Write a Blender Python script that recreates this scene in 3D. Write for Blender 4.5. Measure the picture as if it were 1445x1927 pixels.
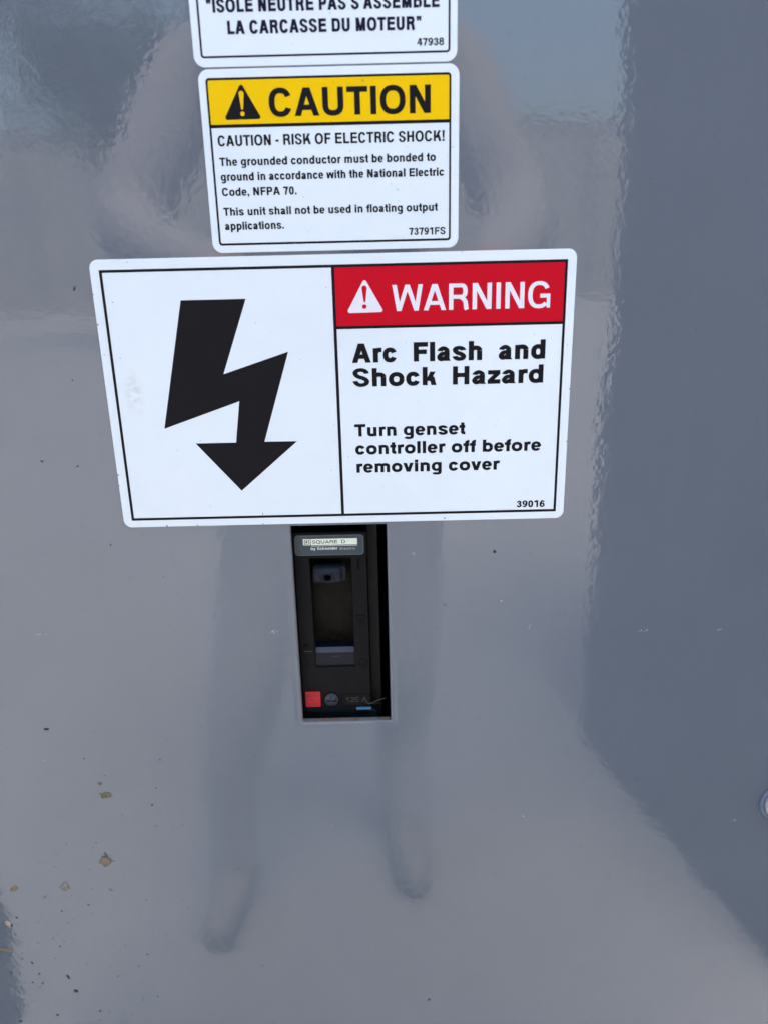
import bpy, bmesh, math, os, random
from mathutils import Vector, Matrix, noise

random.seed(7)
scene = bpy.context.scene
for o in list(bpy.data.objects):
    bpy.data.objects.remove(o)

# ------------------------------------------------------------------ camera, sky, sun, exposure
CAM_H = 1.15            # height of the phone above the ground, metres
CAM_D = 0.30            # distance from the painted panel
cam_data = bpy.data.cameras.new('camera')
cam = bpy.data.objects.new('camera', cam_data)
scene.collection.objects.link(cam)
scene.camera = cam
pitch, yaw, roll = math.radians(18.1098), math.radians(-0.2551), math.radians(-1.3593)
fw = Vector((math.sin(yaw)*math.cos(pitch), math.cos(yaw)*math.cos(pitch), -math.sin(pitch)))
rt0 = Vector((math.cos(yaw), -math.sin(yaw), 0))
up0 = rt0.cross(fw)
rt = rt0*math.cos(roll) + up0*math.sin(roll)
up = -rt0*math.sin(roll) + up0*math.cos(roll)
cam.matrix_world = Matrix(((rt.x, up.x, -fw.x, 0), (rt.y, up.y, -fw.y, -CAM_D),
                           (rt.z, up.z, -fw.z, CAM_H), (0, 0, 0, 1)))
cam_data.sensor_fit = 'VERTICAL'
cam_data.sensor_height = 36.0
cam_data.lens = 36.0*1430/1927
cam_data.clip_start = 0.01
cam_data.clip_end = 2000
cam_data.dof.use_dof = True
cam_data.dof.focus_distance = 0.315
cam_data.dof.aperture_fstop = 8.5

SUN_DIR = Vector((0.12, 0.40, 0.91)).normalized()      # towards the veiled sun, high behind the cabinet
world = bpy.data.worlds.new('World')
scene.world = world
world.use_nodes = True
wn = world.node_tree.nodes
wl = world.node_tree.links
sky = wn.new('ShaderNodeTexSky')
sky.sky_type = 'NISHITA'
sky.sun_disc = False
sky.sun_elevation = math.asin(SUN_DIR.z)
sky.sun_rotation = math.atan2(SUN_DIR.x, SUN_DIR.y)
sky.air_density = 1.3
sky.dust_density = 6.0
sky.ozone_density = 1.0
wl.new(sky.outputs[0], wn['Background'].inputs[0])
wn['Background'].inputs[1].default_value = 0.15
sun_data = bpy.data.lights.new('sun', 'SUN')
sun_data.energy = 0.8
sun_data.angle = math.radians(28)     # thin overcast
sun_data.color = (1.0, 0.985, 0.96)
sun = bpy.data.objects.new('sun', sun_data)
sun.rotation_euler = SUN_DIR.to_track_quat('Z', 'Y').to_euler()
sun.location = SUN_DIR*5
scene.collection.objects.link(sun)
scene.view_settings.view_transform = 'Standard'
scene.view_settings.look = 'None'
scene.view_settings.gamma = 1.0
scene.view_settings.use_curve_mapping = False
scene.view_settings.exposure = 2.17

# ------------------------------------------------------------------ materials
def new_mat(name, color=(0.5, 0.5, 0.5), rough=0.5, ior=1.5, metallic=0.0):
    m = bpy.data.materials.new(name)
    m.use_nodes = True
    b = m.node_tree.nodes['Principled BSDF']
    b.inputs['Base Color'].default_value = (*color, 1)
    b.inputs['Roughness'].default_value = rough
    b.inputs['IOR'].default_value = ior
    b.inputs['Metallic'].default_value = metallic
    return m

def N(m, kind, **kw):
    n = m.node_tree.nodes.new(kind)
    for k, v in kw.items():
        if k in n.inputs:
            n.inputs[k].default_value = v
        else:
            setattr(n, k, v)
    return n

def LK(m, a, b):
    m.node_tree.links.new(a, b)

def coords(m):
    return N(m, 'ShaderNodeTexCoord').outputs['Object']

def mixcol(m, fac, a, b):
    n = N(m, 'ShaderNodeMix', data_type='RGBA')
    if hasattr(fac, 'is_linked'):
        LK(m, fac, n.inputs[0])
    else:
        n.inputs[0].default_value = fac
    for s, v in ((n.inputs[6], a), (n.inputs[7], b)):
        if hasattr(v, 'is_linked'):
            LK(m, v, s)
        else:
            s.default_value = (*v, 1)
    return n.outputs[2]

def ramp(m, src, p0, p1):
    n = N(m, 'ShaderNodeMapRange')
    LK(m, src, n.inputs[0])
    n.inputs[1].default_value, n.inputs[2].default_value = p0, p1
    n.clamp = True
    return n.outputs[0]

def noise_tex(m, vec, scale, detail=2.0, rough=0.5):
    n = N(m, 'ShaderNodeTexNoise', Scale=scale, Detail=detail, Roughness=rough)
    LK(m, vec, n.inputs['Vector'])
    return n.outputs['Fac']

def bump(m, height, dist, normal=None, strength=1.0):
    n = N(m, 'ShaderNodeBump', Strength=strength, Distance=dist)
    LK(m, height, n.inputs['Height'])
    if normal:
        LK(m, normal, n.inputs['Normal'])
    return n.outputs[0]

def bsdf(m):
    return m.node_tree.nodes['Principled BSDF']

PAINT = (0.108, 0.128, 0.154)
def paint_material(name, rust=False):
    """Glossy sprayed grey enamel: orange peel, slightly wavy sheet, thin film of dust."""
    m = new_mat(name, PAINT, 0.03, 1.72)
    v = coords(m)
    film = noise_tex(m, v, 9.0, 5.0, 0.6)
    fine = noise_tex(m, v, 260.0, 3.0, 0.6)
    c = mixcol(m, ramp(m, film, 0.3, 0.75), PAINT, tuple(k*1.07+0.004 for k in PAINT))
    c = mixcol(m, ramp(m, fine, 0.62, 0.8), c, tuple(k*0.9 for k in PAINT))
    st = N(m, 'ShaderNodeMapping'); LK(m, v, st.inputs[0]); st.inputs[3].default_value = (70.0, 70.0, 5.0)
    streak = noise_tex(m, st.outputs[0], 1.0, 5.0, 0.65)          # faint vertical rain streaks in the dust
    c = mixcol(m, ramp(m, streak, 0.52, 0.80), c, tuple(k*1.05+0.002 for k in PAINT))
    LK(m, N(m, 'ShaderNodeMath', operation='MULTIPLY').outputs[0], bsdf(m).inputs['Roughness'])
    rm = bsdf(m).inputs['Roughness'].links[0].from_node
    LK(m, ramp(m, streak, 0.35, 0.85), rm.inputs[0]); rm.inputs[1].default_value = 0.035
    if rust:
        rn = noise_tex(m, v, 420.0, 4.0, 0.7)
        c = mixcol(m, ramp(m, noise_tex(m, v, 90.0, 4.0, 0.7), 0.40, 0.62), c, (0.10, 0.095, 0.085))
        c = mixcol(m, ramp(m, rn, 0.46, 0.58), c, (0.15, 0.065, 0.022))
        rm.operation = 'ADD'; rm.inputs[1].default_value = 0.45
    LK(m, c, bsdf(m).inputs['Base Color'])
    peel = noise_tex(m, v, 420.0, 2.0, 0.5)
    peel2 = noise_tex(m, v, 150.0, 1.0, 0.5)
    wave = noise_tex(m, v, 14.0, 1.0, 0.4)
    b = bump(m, wave, 0.0004)
    b = bump(m, peel2, 0.000026, b)
    b = bump(m, peel, 0.000026, b)
    LK(m, b, bsdf(m).inputs['Normal'])
    return m

M = {}
M['paint'] = paint_material('grey_enamel')
M['rusty_edge'] = paint_material('grey_enamel_rusting', rust=True)

def vinyl(name, color, rough=0.42, smudge=None, dirt=0.10, ior=1.3):
    m = new_mat(name, color, rough, ior)
    v = coords(m)
    d = ramp(m, noise_tex(m, v, 28.0, 6.0, 0.65), 0.50, 0.85)
    mul = N(m, 'ShaderNodeMath', operation='MULTIPLY')
    LK(m, d, mul.inputs[0]); mul.inputs[1].default_value = dirt
    c = mixcol(m, mul.outputs[0], color, tuple(k*0.55 for k in color))
    sp = ramp(m, noise_tex(m, v, 900.0, 1.0, 0.5), 0.80, 0.84)
    c = mixcol(m, sp, c, tuple(k*0.5 for k in color))
    if smudge:
        # a rubbed-on smear of dried mud, stretched upwards
        mp = N(m, 'ShaderNodeMapping')
        LK(m, v, mp.inputs[0])
        mp.inputs[1].default_value = (-smudge[0], 0, -smudge[1])
        mp.inputs[2].default_value = (0, 0, 0)
        sc = N(m, 'ShaderNodeVectorMath', operation='MULTIPLY')
        LK(m, mp.outputs[0], sc.inputs[0]); sc.inputs[1].default_value = (220.0, 0.0, 95.0)
        ln = N(m, 'ShaderNodeVectorMath', operation='LENGTH')
        LK(m, sc.outputs[0], ln.inputs[0])
        near = ramp(m, ln.outputs['Value'], 1.0, 0.2)
        blot = ramp(m, noise_tex(m, v, 330.0, 4.0, 0.7), 0.42, 0.72)
        mm_ = N(m, 'ShaderNodeMath', operation='MULTIPLY')
        LK(m, near, mm_.inputs[0]); LK(m, blot, mm_.inputs[1])
        c = mixcol(m, mm_.outputs[0], c, (0.58, 0.58, 0.51))
    LK(m, c, bsdf(m).inputs['Base Color'])
    LK(m, bump(m, noise_tex(m, v, 60.0, 2.0), 0.00006), bsdf(m).inputs['Normal'])
    return m

M['white_vinyl'] = vinyl('white_vinyl', (0.76, 0.83, 0.845), 0.22, ior=1.45)
M['white_vinyl_smudged'] = vinyl('white_vinyl_smudged', (0.76, 0.83, 0.845), 0.22, ior=1.45, smudge=(-0.0985, CAM_H-0.0465))
M['white_ink'] = vinyl('white_ink', (0.80, 0.77, 0.80), 0.45)
M['black_ink'] = vinyl('black_ink', (0.008, 0.007, 0.009), 0.5, dirt=0.0, ior=1.2)
M['navy_ink'] = vinyl('navy_ink', (0.009, 0.008, 0.026), 0.5, dirt=0.0, ior=1.2)
M['yellow_ink'] = vinyl('yellow_ink', (0.90, 0.56, 0.0), 0.45, ior=1.18)
M['red_ink'] = vinyl('red_ink', (0.56, 0.003, 0.016), 0.45, ior=1.18)

def plastic(name, color, rough, grain=0.00002, dust=0.25, ior=1.38):
    m = new_mat(name, color, rough, ior)
    v = coords(m)
    sp = ramp(m, noise_tex(m, v, 1500.0, 2.0, 0.6), 0.60, 0.85)
    film = ramp(m, noise_tex(m, v, 160.0, 5.0, 0.7), 0.45, 0.8)
    mul = N(m, 'ShaderNodeMath', operation='MULTIPLY')
    LK(m, film, mul.inputs[0]); mul.inputs[1].default_value = dust
    c = mixcol(m, mul.outputs[0], color, (0.12, 0.105, 0.09))
    mul2 = N(m, 'ShaderNodeMath', operation='MULTIPLY')
    LK(m, sp, mul2.inputs[0]); mul2.inputs[1].default_value = dust
    c = mixcol(m, mul2.outputs[0], c, (0.25, 0.25, 0.25))
    LK(m, c, bsdf(m).inputs['Base Color'])
    LK(m, bump(m, noise_tex(m, v, 1800.0, 2.0), grain), bsdf(m).inputs['Normal'])
    return m

M['case'] = plastic('black_moulded_plastic', (0.0035, 0.0032, 0.0037), 0.6, dust=0.022, ior=1.25)
M['case_deep'] = plastic('black_plastic_base', (0.004, 0.004, 0.0045), 0.6, dust=0.03)
M['handle'] = plastic('blue_black_handle_plastic', (0.009, 0.012, 0.019), 0.5, dust=0.04, ior=1.3)
M['shroud'] = plastic('dusty_brown_black_plastic', (0.010, 0.008, 0.005), 0.7, dust=0.08, ior=1.2)
M['sill'] = plastic('glossy_navy_plastic', (0.003, 0.006, 0.011), 0.30, dust=0.02, ior=1.3)
M['sheen_strip'] = plastic('painted_sky_sheen_grey', (0.045, 0.048, 0.062), 0.4, dust=0.1)  # lighter grey painting the sky's reflection on the stop's chamfer
M['plate'] = plastic('slate_nameplate', (0.040, 0.058, 0.066), 0.42, dust=0.08)
M['plate_rim'] = plastic('slate_nameplate_rim', (0.10, 0.13, 0.14), 0.4, dust=0.05)
M['cream'] = new_mat('cream_print', (0.80, 0.86, 0.70), 0.5)
M['white_print'] = new_mat('white_print', (0.80, 0.82, 0.82), 0.5)
M['grey_print'] = new_mat('grey_print', (0.55, 0.58, 0.58), 0.5)
M['red_plastic'] = plastic('red_button_plastic', (0.50, 0.010, 0.018), 0.5, dust=0.03)
M['dark_red'] = new_mat('dark_red_emboss', (0.09, 0.006, 0.010), 0.5)
M['screw'] = new_mat('blued_zinc_screw', (0.04, 0.046, 0.062), 0.42, 1.5, 0.6)
M['emboss'] = new_mat('moulded_mark', (0.0015, 0.0015, 0.002), 0.6, 1.15)
M['emboss_light'] = new_mat('moulded_mark_worn', (0.035, 0.035, 0.035), 0.5)
M['teal'] = plastic('dark_teal_plastic', (0.010, 0.019, 0.023), 0.4, dust=0.05)
M['blue'] = new_mat('painted_sky_glint_blue', (0.07, 0.22, 0.38), 0.4)  # light blue of the sky reflection painted on the lower ledge
M['washer'] = plastic('blue_grey_washer', (0.12, 0.155, 0.21), 0.30, 0.00008, dust=0.2)
M['bolt_head'] = plastic('pale_grey_bolt_head', (0.42, 0.41, 0.41), 0.35, 0.00006, dust=0.2)
M['mud'] = plastic('dry_tan_mud', (0.22, 0.165, 0.115), 0.9, 0.0002, dust=0.3)
M['pale_mud'] = plastic('pale_dry_mud', (0.25, 0.225, 0.195), 0.9, 0.0002, dust=0.3)
M['flake'] = plastic('olive_tan_husk', (0.15, 0.135, 0.085), 0.7, 0.0001, dust=0.2)
M['husk'] = plastic('orange_tan_husk', (0.24, 0.16, 0.085), 0.6, 0.0001, dust=0.2)
M['pale_husk'] = plastic('pale_husk', (0.36, 0.32, 0.25), 0.6, 0.0001, dust=0.2)
M['dark_seed'] = new_mat('dark_seed', (0.020, 0.017, 0.017), 0.6)
M['grime'] = new_mat('grey_grime', (0.075, 0.08, 0.085), 0.7)
M['chip'] = new_mat('chipped_paint', (0.42, 0.41, 0.39), 0.7)
M['thread'] = new_mat('dry_fibre', (0.20, 0.13, 0.095), 0.7)

# ------------------------------------------------------------------ mesh helpers (millimetres on the panel: x right, v up from phone level, y into the panel)
def W(x, y, v):
    return (x/1000.0, y/1000.0, CAM_H + v/1000.0)

def link(name, me, mat, parent=None):
    o = bpy.data.objects.new(name, me)
    for mm in (mat if isinstance(mat, (list, tuple)) else [mat]):
        me.materials.append(mm)
    scene.collection.objects.link(o)
    if parent:
        o.parent = parent
    return o

def mesh_from_bm(name, bm, smooth=False):
    bmesh.ops.recalc_face_normals(bm, faces=bm.faces)
    me = bpy.data.meshes.new(name)
    bm.to_mesh(me)
    bm.free()
    if smooth:
        for p in me.polygons:
            p.use_smooth = True
    return me

def tag(o, label, cat, group=None, kind=None):
    if label: o['label'] = label
    if cat: o['category'] = cat
    if group: o['group'] = group
    if kind: o['kind'] = kind
    return o

def thing(name, label, cat, group=None):
    o = bpy.data.objects.new(name, None)
    o.empty_display_size = 0.02
    scene.collection.objects.link(o)
    return tag(o, label, cat, group)

def rrect(x0, x1, v0, v1, r, seg=8):
    if r <= 0:
        return [(x0, v0), (x1, v0), (x1, v1), (x0, v1)]
    pts = []
    for cx, cv, a0 in ((x1-r, v0+r, -90), (x1-r, v1-r, 0), (x0+r, v1-r, 90), (x0+r, v0+r, 180)):
        for k in range(seg+1):
            a = math.radians(a0 + 90*k/seg)
            pts.append((cx + r*math.cos(a), cv + r*math.sin(a)))
    return pts

def sheet(name, pts, y, mat, parent):
    """flat printed area"""
    if sum(pts[i-1][0]*pts[i][1]-pts[i][0]*pts[i-1][1] for i in range(len(pts))) < 0:
        pts = pts[::-1]
    me = bpy.data.meshes.new(name)
    me.from_pydata([W(x, y, v) for x, v in pts], [], [list(range(len(pts)))])
    return link(name, me, mat, parent)

def face_front(me):
    if me.polygons and me.polygons[0].normal.y > 0:
        me.flip_normals()

def ring(name, outer, inner, y, mat, parent):
    bm = bmesh.new()
    a = [bm.verts.new(W(x, y, v)) for x, v in outer]
    b = [bm.verts.new(W(x, y, v)) for x, v in inner]
    n = len(a)
    for i in range(n):
        bm.faces.new((a[i], a[(i+1) % n], b[(i+1) % n], b[i]))
    me = mesh_from_bm(name, bm)
    face_front(me)
    return link(name, me, mat, parent)

def loft(name, loops, mat, parent=None, cap_first=False, cap_last=True, smooth=False):
    """loops: list of lists of (x, y, v)"""
    bm = bmesh.new()
    L = [[bm.verts.new(W(*p)) for p in lp] for lp in loops]
    for A, B in zip(L, L[1:]):
        n = len(A)
        for i in range(n):
            bm.faces.new((A[i], A[(i+1) % n], B[(i+1) % n], B[i]))
    if cap_first: bm.faces.new(L[0])
    if cap_last: bm.faces.new(L[-1])
    return link(name, mesh_from_bm(name, bm, smooth), mat, parent)

def slab(name, x0, x1, v0, v1, yb, yf, r, mat, parent=None, bev=0.15, seg=8):
    """rounded plate standing from depth yb out to yf (yf < yb) with a softened front edge"""
    loops = [[(x, yb, v) for x, v in rrect(x0, x1, v0, v1, r, seg)],
             [(x, yf+bev, v) for x, v in rrect(x0, x1, v0, v1, r, seg)],
             [(x, yf+bev*0.3, v) for x, v in rrect(x0+bev*0.3, x1-bev*0.3, v0+bev*0.3, v1-bev*0.3, max(r-bev*0.3, 0.01), seg)],
             [(x, yf, v) for x, v in rrect(x0+bev, x1-bev, v0+bev, v1-bev, max(r-bev, 0.01), seg)]]
    return loft(name, loops, mat, parent, cap_first=True)

def box(name, x0, x1, y0, y1, v0, v1, mat, parent=None, bev=0.0):
    bm = bmesh.new()
    bmesh.ops.create_cube(bm, size=1)
    for q in bm.verts:
        q.co = Vector(W(x0 + (q.co.x+.5)*(x1-x0), y0 + (q.co.y+.5)*(y1-y0), v0 + (q.co.z+.5)*(v1-v0)))
    if bev:
        bmesh.ops.bevel(bm, geom=bm.edges[:], offset=bev/1000, segments=2, affect='EDGES')
    return link(name, mesh_from_bm(name, bm), mat, parent)

def bar(name, p, q, w, y, mat, parent, t=0.2):
    """thin raised stroke between two points"""
    dx, dv = q[0]-p[0], q[1]-p[1]
    l = math.hypot(dx, dv); nx, nv = -dv/l*w/2, dx/l*w/2
    pts = [(p[0]+nx, p[1]+nv), (q[0]+nx, q[1]+nv), (q[0]-nx, q[1]-nv), (p[0]-nx, p[1]-nv)]
    return loft(name, [[(x, y+0.1, v) for x, v in pts], [(x, y-t, v) for x, v in pts]], mat, parent)

# ------------------------------------------------------------------ lettering: a grotesque drawn stroke by stroke (units: 1/1000 em, capitals 718 high)
ADV = dict(A=722, B=722, C=722, D=722, E=667, F=611, G=778, H=722, I=278, K=722, L=611, M=833, N=722, O=778, P=667, Q=778, R=722,
           S=667, T=611, U=722, W=944, a=556, b=611, c=556, d=611, e=556, f=333, g=611, h=611, i=278, k=556, l=278, m=889, n=611,
           o=611, p=611, r=389, s=556, t=333, u=611, v=556, w=778, y=556, z=500)
ADV.update({'.': 278, ',': 278, '-': 333, '!': 333, '"': 474, "'": 238, ' ': 278})
for _d in '0123456789':
    ADV[_d] = 556
CAPH, XH = 718, 534

class Pen:
    """collects quad strips drawn with an elliptical pen, sv wide on verticals and sh on horizontals"""
    def __init__(self, sv, sh):
        self.sv, self.sh, self.strips = sv, sh, []
    def poly(self, *pts):
        self.strips.append(('p', pts))
    def V(self, x0, y0, y1):
        self.poly((x0, y0), (x0+self.sv, y0), (x0+self.sv, y1), (x0, y1))
    def Hz(self, y0, x0, x1, k=1.0):
        self.poly((x0, y0), (x1, y0), (x1, y0+self.sh*k), (x0, y0+self.sh*k))
    def Dg(self, x0, y0, x1, y1, w):
        self.poly((x0, y0), (x0+w, y0), (x1+w, y1), (x1, y1))
    def path(self, pts, flat0=None, flat1=None):
        L, Rr = [], []
        n = len(pts)
        for i, p in enumerate(pts):
            q, s = pts[max(i-1, 0)], pts[min(i+1, n-1)]
            tx, ty = s[0]-q[0], s[1]-q[1]
            l = math.hypot(tx, ty) or 1
            nx, ny = -ty/l, tx/l
            a, b = nx*self.sv, ny*self.sh
            k = math.hypot(a, b)*2
            ox, oy = nx*self.sv**2/k, ny*self.sh**2/k
            L.append((p[0]+ox, p[1]+oy)); Rr.append((p[0]-ox, p[1]-oy))
        self.strips.append(('s', L, Rr))
    def arc(self, x0, x1, y0, y1, a0, a1, e=2.35, n=20):
        cx, cy = (x0+x1)/2, (y0+y1)/2
        rx, ry = (x1-x0-self.sv)/2, (y1-y0-self.sh)/2
        out = []
        m = max(4, int(abs(a1-a0)/360*2*n))
        for k in range(m+1):
            a = math.radians(a0 + (a1-a0)*k/m)
            c, s = math.cos(a), math.sin(a)
            out.append((cx + rx*math.copysign(abs(c)**(2/e), c), cy + ry*math.copysign(abs(s)**(2/e), s)))
        self.path(out)
    def bez(self, *segs, n=9):
        """segs: points with tangents ((x, y), (tx, ty)) joined by hermite curves"""
        out = []
        for (p, t), (q, u) in zip(segs, segs[1:]):
            for k in range(n + (1 if (q, u) == segs[-1] else 0)):
                s = k/n
                h0, h1, h2, h3 = 2*s**3-3*s**2+1, s**3-2*s**2+s, -2*s**3+3*s**2, s**3-s**2
                out.append((h0*p[0]+h1*t[0]+h2*q[0]+h3*u[0], h0*p[1]+h1*t[1]+h2*q[1]+h3*u[1]))
        self.path(out)

def glyph(ch, sv, sh):
    if ch in 'aegs345689S':
        sh *= 0.86
    g = Pen(sv, sh)
    W_ = ADV.get(ch, 556)
    v, h = sv, sh
    C, X, ov = CAPH, XH, 13
    x0, x1 = 70, W_-60                       # straight-sided letters
    r0, r1 = 42, W_-40                       # round letters
    if ch == 'A':
        w, ap = v*1.06, v*1.18; m = W_/2
        g.Dg(18, 0, m-ap/2, C, w); g.Dg(W_-18-w, 0, m+ap/2-w, C, w)
        g.Hz(150, m-(m-18)*.70, m+(m-18)*.70, .95)
    elif ch in 'BPR':
        g.V(x0, 0, C)
        yb = {'B': 342, 'P': 262, 'R': 300}[ch]
        b = 620 if ch != 'B' else 610
        xr = b+ (W_-667 if ch == 'P' else 30)*.6
        g.Hz(C-h, x0+v*.9, xr-190); g.Hz(yb, x0+v*.9, xr-190)
        g.arc(xr-380, xr, yb, C, -90, 90)
        if ch == 'B':
            g.Hz(0, x0+v*.9, 450); g.arc(275, 675, 0, yb+h, -90, 90)
        if ch == 'R':
            xe = 675
            g.bez(((400, yb+h*.5), (130, 0)), ((xe-v*.72, yb-95), (10, -150)), ((xe-v*.60, 70), (0, -120)), ((xe-v*.36, 0), (18, -40)))
    elif ch == 'C':
        g.arc(r0, r1-5, -ov, C+ov, 26, 334)
    elif ch == 'D':
        g.V(x0, 0, C); g.Hz(0, x0+v*.9, 400); g.Hz(C-h, x0+v*.9, 400); g.arc(120, W_-38, 0, C, -90, 90, 2.5)
    elif ch == 'E':
        g.V(x0, 0, C); g.Hz(0, x0+v*.9, W_-38); g.Hz(C-h, x0+v*.9, W_-45); g.Hz(C*.53-h/2, x0+v*.9, W_-70)
    elif ch == 'F':
        g.V(x0, 0, C); g.Hz(C-h, x0+v*.9, W_-25); g.Hz(C*.5-h/2, x0+v*.9, W_-70)
    elif ch == 'G':
        g.arc(r0, W_-55, -ov, C+ov, 30, 318); g.poly((W_-55-v*.78, 0), (W_-55, 0), (W_-55, 385), (W_-55-v*.78, 385))
        g.Hz(385-h, W_*.53, W_-55-v*.7)
    elif ch == 'H':
        g.V(x0, 0, C); g.V(W_-x0-v, 0, C); g.Hz(C*.52-h/2, x0+v*.9, W_-x0-v*.9)
    elif ch == 'I':
        g.V(W_/2-v/2, 0, C)
    elif ch == 'K':
        g.V(x0, 0, C); w = v*1.12
        g.Dg(x0+v*.6, 215, W_-50-w*1.05, C, w); g.Dg(W_-15-w, 0, x0+v+95, 430, w)
    elif ch == 'L':
        g.V(x0, 0, C); g.Hz(0, x0+v*.9, W_-28)
    elif ch == 'M':
        w = v*.86; m = W_/2
        g.V(x0, 0, C); g.V(W_-x0-v, 0, C)
        g.Dg(m-w/2, 0, x0+v*.25, C, w); g.Dg(m-w/2, 0, W_-x0-v*.25-w, C, w)
    elif ch == 'N':
        w = v*1.12
        g.V(x0, 0, C); g.V(W_-x0-v, 0, C); g.Dg(W_-x0-w, 0, x0, C, w)
    elif ch in 'OQ':
        g.arc(r0, W_-r0, -ov, C+ov, 0, 360, 2.3, 26)
        if ch == 'Q':
            g.Dg(W_-95, -30, W_*.55, 170, v*1.1)
    elif ch in 'Ss':
        big = ch == 'S'
        T_ = (C if big else X)+ov
        a, b = (40, W_-38) if big else (30, W_-30)
        cx = W_/2; xl, xr = a+v/2, b-v/2; tc, bc = T_-h/2, -ov+h/2; m = T_/2-4
        yu, yl = T_*.735, T_*.262
        kx, ky = (xr-xl)*.78, (tc-m)*.78
        g.bez(((xr-6, T_*.70), (-4, ky*1.0)), ((cx, tc), (-kx, 0)), ((xl+8, yu), (0, -ky)), ((cx, m), (kx*1.05, -ky*.42)),
              ((xr, yl), (0, -ky)), ((cx, bc), (-kx, 0)), ((xl, T_*.31), (-6, ky*1.0)))
    elif ch == 'T':
        g.Hz(C-h, 18, W_-18); g.V(W_/2-v/2, 0, C-h*.9)
    elif ch == 'U':
        g.V(x0, 255, C); g.V(W_-x0-v, 255, C); g.arc(x0, W_-x0, -ov, 530, 180, 360, 2.4)
    elif ch == 'W':
        w = v*1.0; m = W_/2
        g.Dg(195-w*.42, 0, 8, C, w); g.Dg(195-w*.42, 0, m-w*.5, C, w)
        g.Dg(W_-195-w*.58, 0, m-w*.5, C, w); g.Dg(W_-195-w*.58, 0, W_-8-w, C, w)
    elif ch == 'a':
        xr = W_-75-v
        g.V(xr, 0, 375)
        g.poly((xr+v*.2, 0), (W_-38, 0), (W_-38, 18), (xr+v, 70))
        g.bez(((34+v/2, 368), (0, 130)), ((W_/2-15, X+ov-h/2), (130, 0)), ((xr+v/2, 372), (0, -130)))
        g.bez(((xr+v*.5, 292), (-60, -25)), ((225, 268), (-110, -25)), ((28+v/2, 145), (0, -120)), ((190, -ov+h/2), (110, 0)), ((xr+v*.4, 175), (20, 130)))
    elif ch in 'bdpgq':
        left = ch in 'bp'
        xs = 60 if left else W_-60-v
        yt = {'b': C, 'd': C, 'p': X, 'g': X, 'q': X}[ch]
        y0 = {'b': 0, 'd': 0, 'p': -207, 'q': -207, 'g': -60}[ch]
        g.V(xs, y0, yt)
        if left:
            g.arc(60, W_-32, -ov, X+ov, 0, 360, 2.25)
        else:
            g.arc(32, W_-60, -ov if ch != 'g' else 5, X+ov, 0, 360, 2.25)
        if ch == 'g':
            g.arc(42, W_-60, -217, 120, 195, 360, 2.4)
    elif ch == 'c':
        g.arc(30, W_-25, -ov, X+ov, 24, 336, 2.25)
    elif ch == 'e':
        g.arc(26, W_-24, -ov, X+ov, -2, 325, 2.25); g.Hz(X*.5-h*.42, 26+v*.8, W_-24-v*.3, .84)
    elif ch == 'f':
        xs = 95
        g.V(xs, 0, 560); g.Hz(X-h*.95, 12, W_-15, .95)
        g.bez(((xs+v/2, 555), (0, 140)), ((xs+v*.55+95, C-h/2+4), (110, 0)), ((W_-12, C-h/2+3), (20, 0)))
    elif ch in 'hnmr':
        g.V(62, 0, C if ch == 'h' else X)
        if ch == 'm':
            a = (W_-124-v)/2
            for k in range(2):
                xx = 62+a*k
                g.V(xx+a, 0, 370); g.arc(xx, xx+a+v, 180, X+ov, 0, 168, 2.4)
        elif ch == 'r':
            g.bez(((62+v*.5, 330), (0, 150)), ((250, X-h*.42), (110, 15)), ((W_-8, X-h*.40), (40, 0)))
        else:
            g.V(W_-62-v, 0, 355); g.arc(62, W_-62, 170, X+ov, 0, 168, 2.35)
    elif ch == 'u':
        g.V(62, 178, X); g.V(W_-62-v, 0, X); g.arc(62, W_-62, -ov, 364, 180, 348, 2.35)
    elif ch == 'i':
        g.V(W_/2-v/2, 0, X); g.poly((W_/2-v/2, C-h*.98), (W_/2+v/2, C-h*.98), (W_/2+v/2, C), (W_/2-v/2, C))
    elif ch == 'l':
        g.V(W_/2-v/2, 0, C)
    elif ch == 'k':
        w = v*1.2
        w = v*1.05; g.V(60, 0, C); g.Dg(60+v*.6, 165, W_-30-w*1.05, X, w); g.Dg(W_-5-w, 0, 60+v+55, 335, w)
    elif ch == 'o':
        g.arc(30, W_-30, -ov, X+ov, 0, 360, 2.25, 24)
    elif ch == 't':
        xs = 92
        g.V(xs, 110, X+150); g.Hz(X-h*.95, 12, W_-18, .95)
        g.bez(((xs+v/2, 125), (0, -110)), ((xs+v*.5+95, h/2-6), (100, 0)), ((W_-16, h/2-4), (20, 0)))
    elif ch == 'v':
        w = v*1.04; m = W_/2
        g.Dg(m-w*.55, 0, 14, X, w); g.Dg(m-w*.45, 0, W_-14-w, X, w)
    elif ch == 'w':
        w = v*.95; m = W_/2
        g.Dg(165-w*.42, 0, 8, X, w); g.Dg(165-w*.42, 0, m-w*.5, X, w); g.Dg(W_-165-w*.58, 0, m-w*.5, X, w); g.Dg(W_-165-w*.58, 0, W_-8-w, X, w)
    elif ch == 'y':
        w = v*1.04; m = W_/2
        g.Dg(m-w*.5, 0, 12, X, w); g.Dg(m-w*.95, -130, W_-12-w, X, w); g.Hz(-212, 55, m-40); g.Dg(m-120, -212, m-w*.95, -120, w)
    elif ch == 'z':
        g.Hz(X-h, 32, W_-30); g.Hz(0, 25, W_-25); g.Dg(28, h*.9, W_-30-v*1.25, X-h*.9, v*1.25)
    elif ch == '0':
        g.arc(36, W_-36, -ov, C, 0, 360, 2.5, 24)
    elif ch == '1':
        xs = 270
        g.V(xs, 0, C-8); g.Hz(C-215, 75, xs+v*.2, .9)
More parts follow.
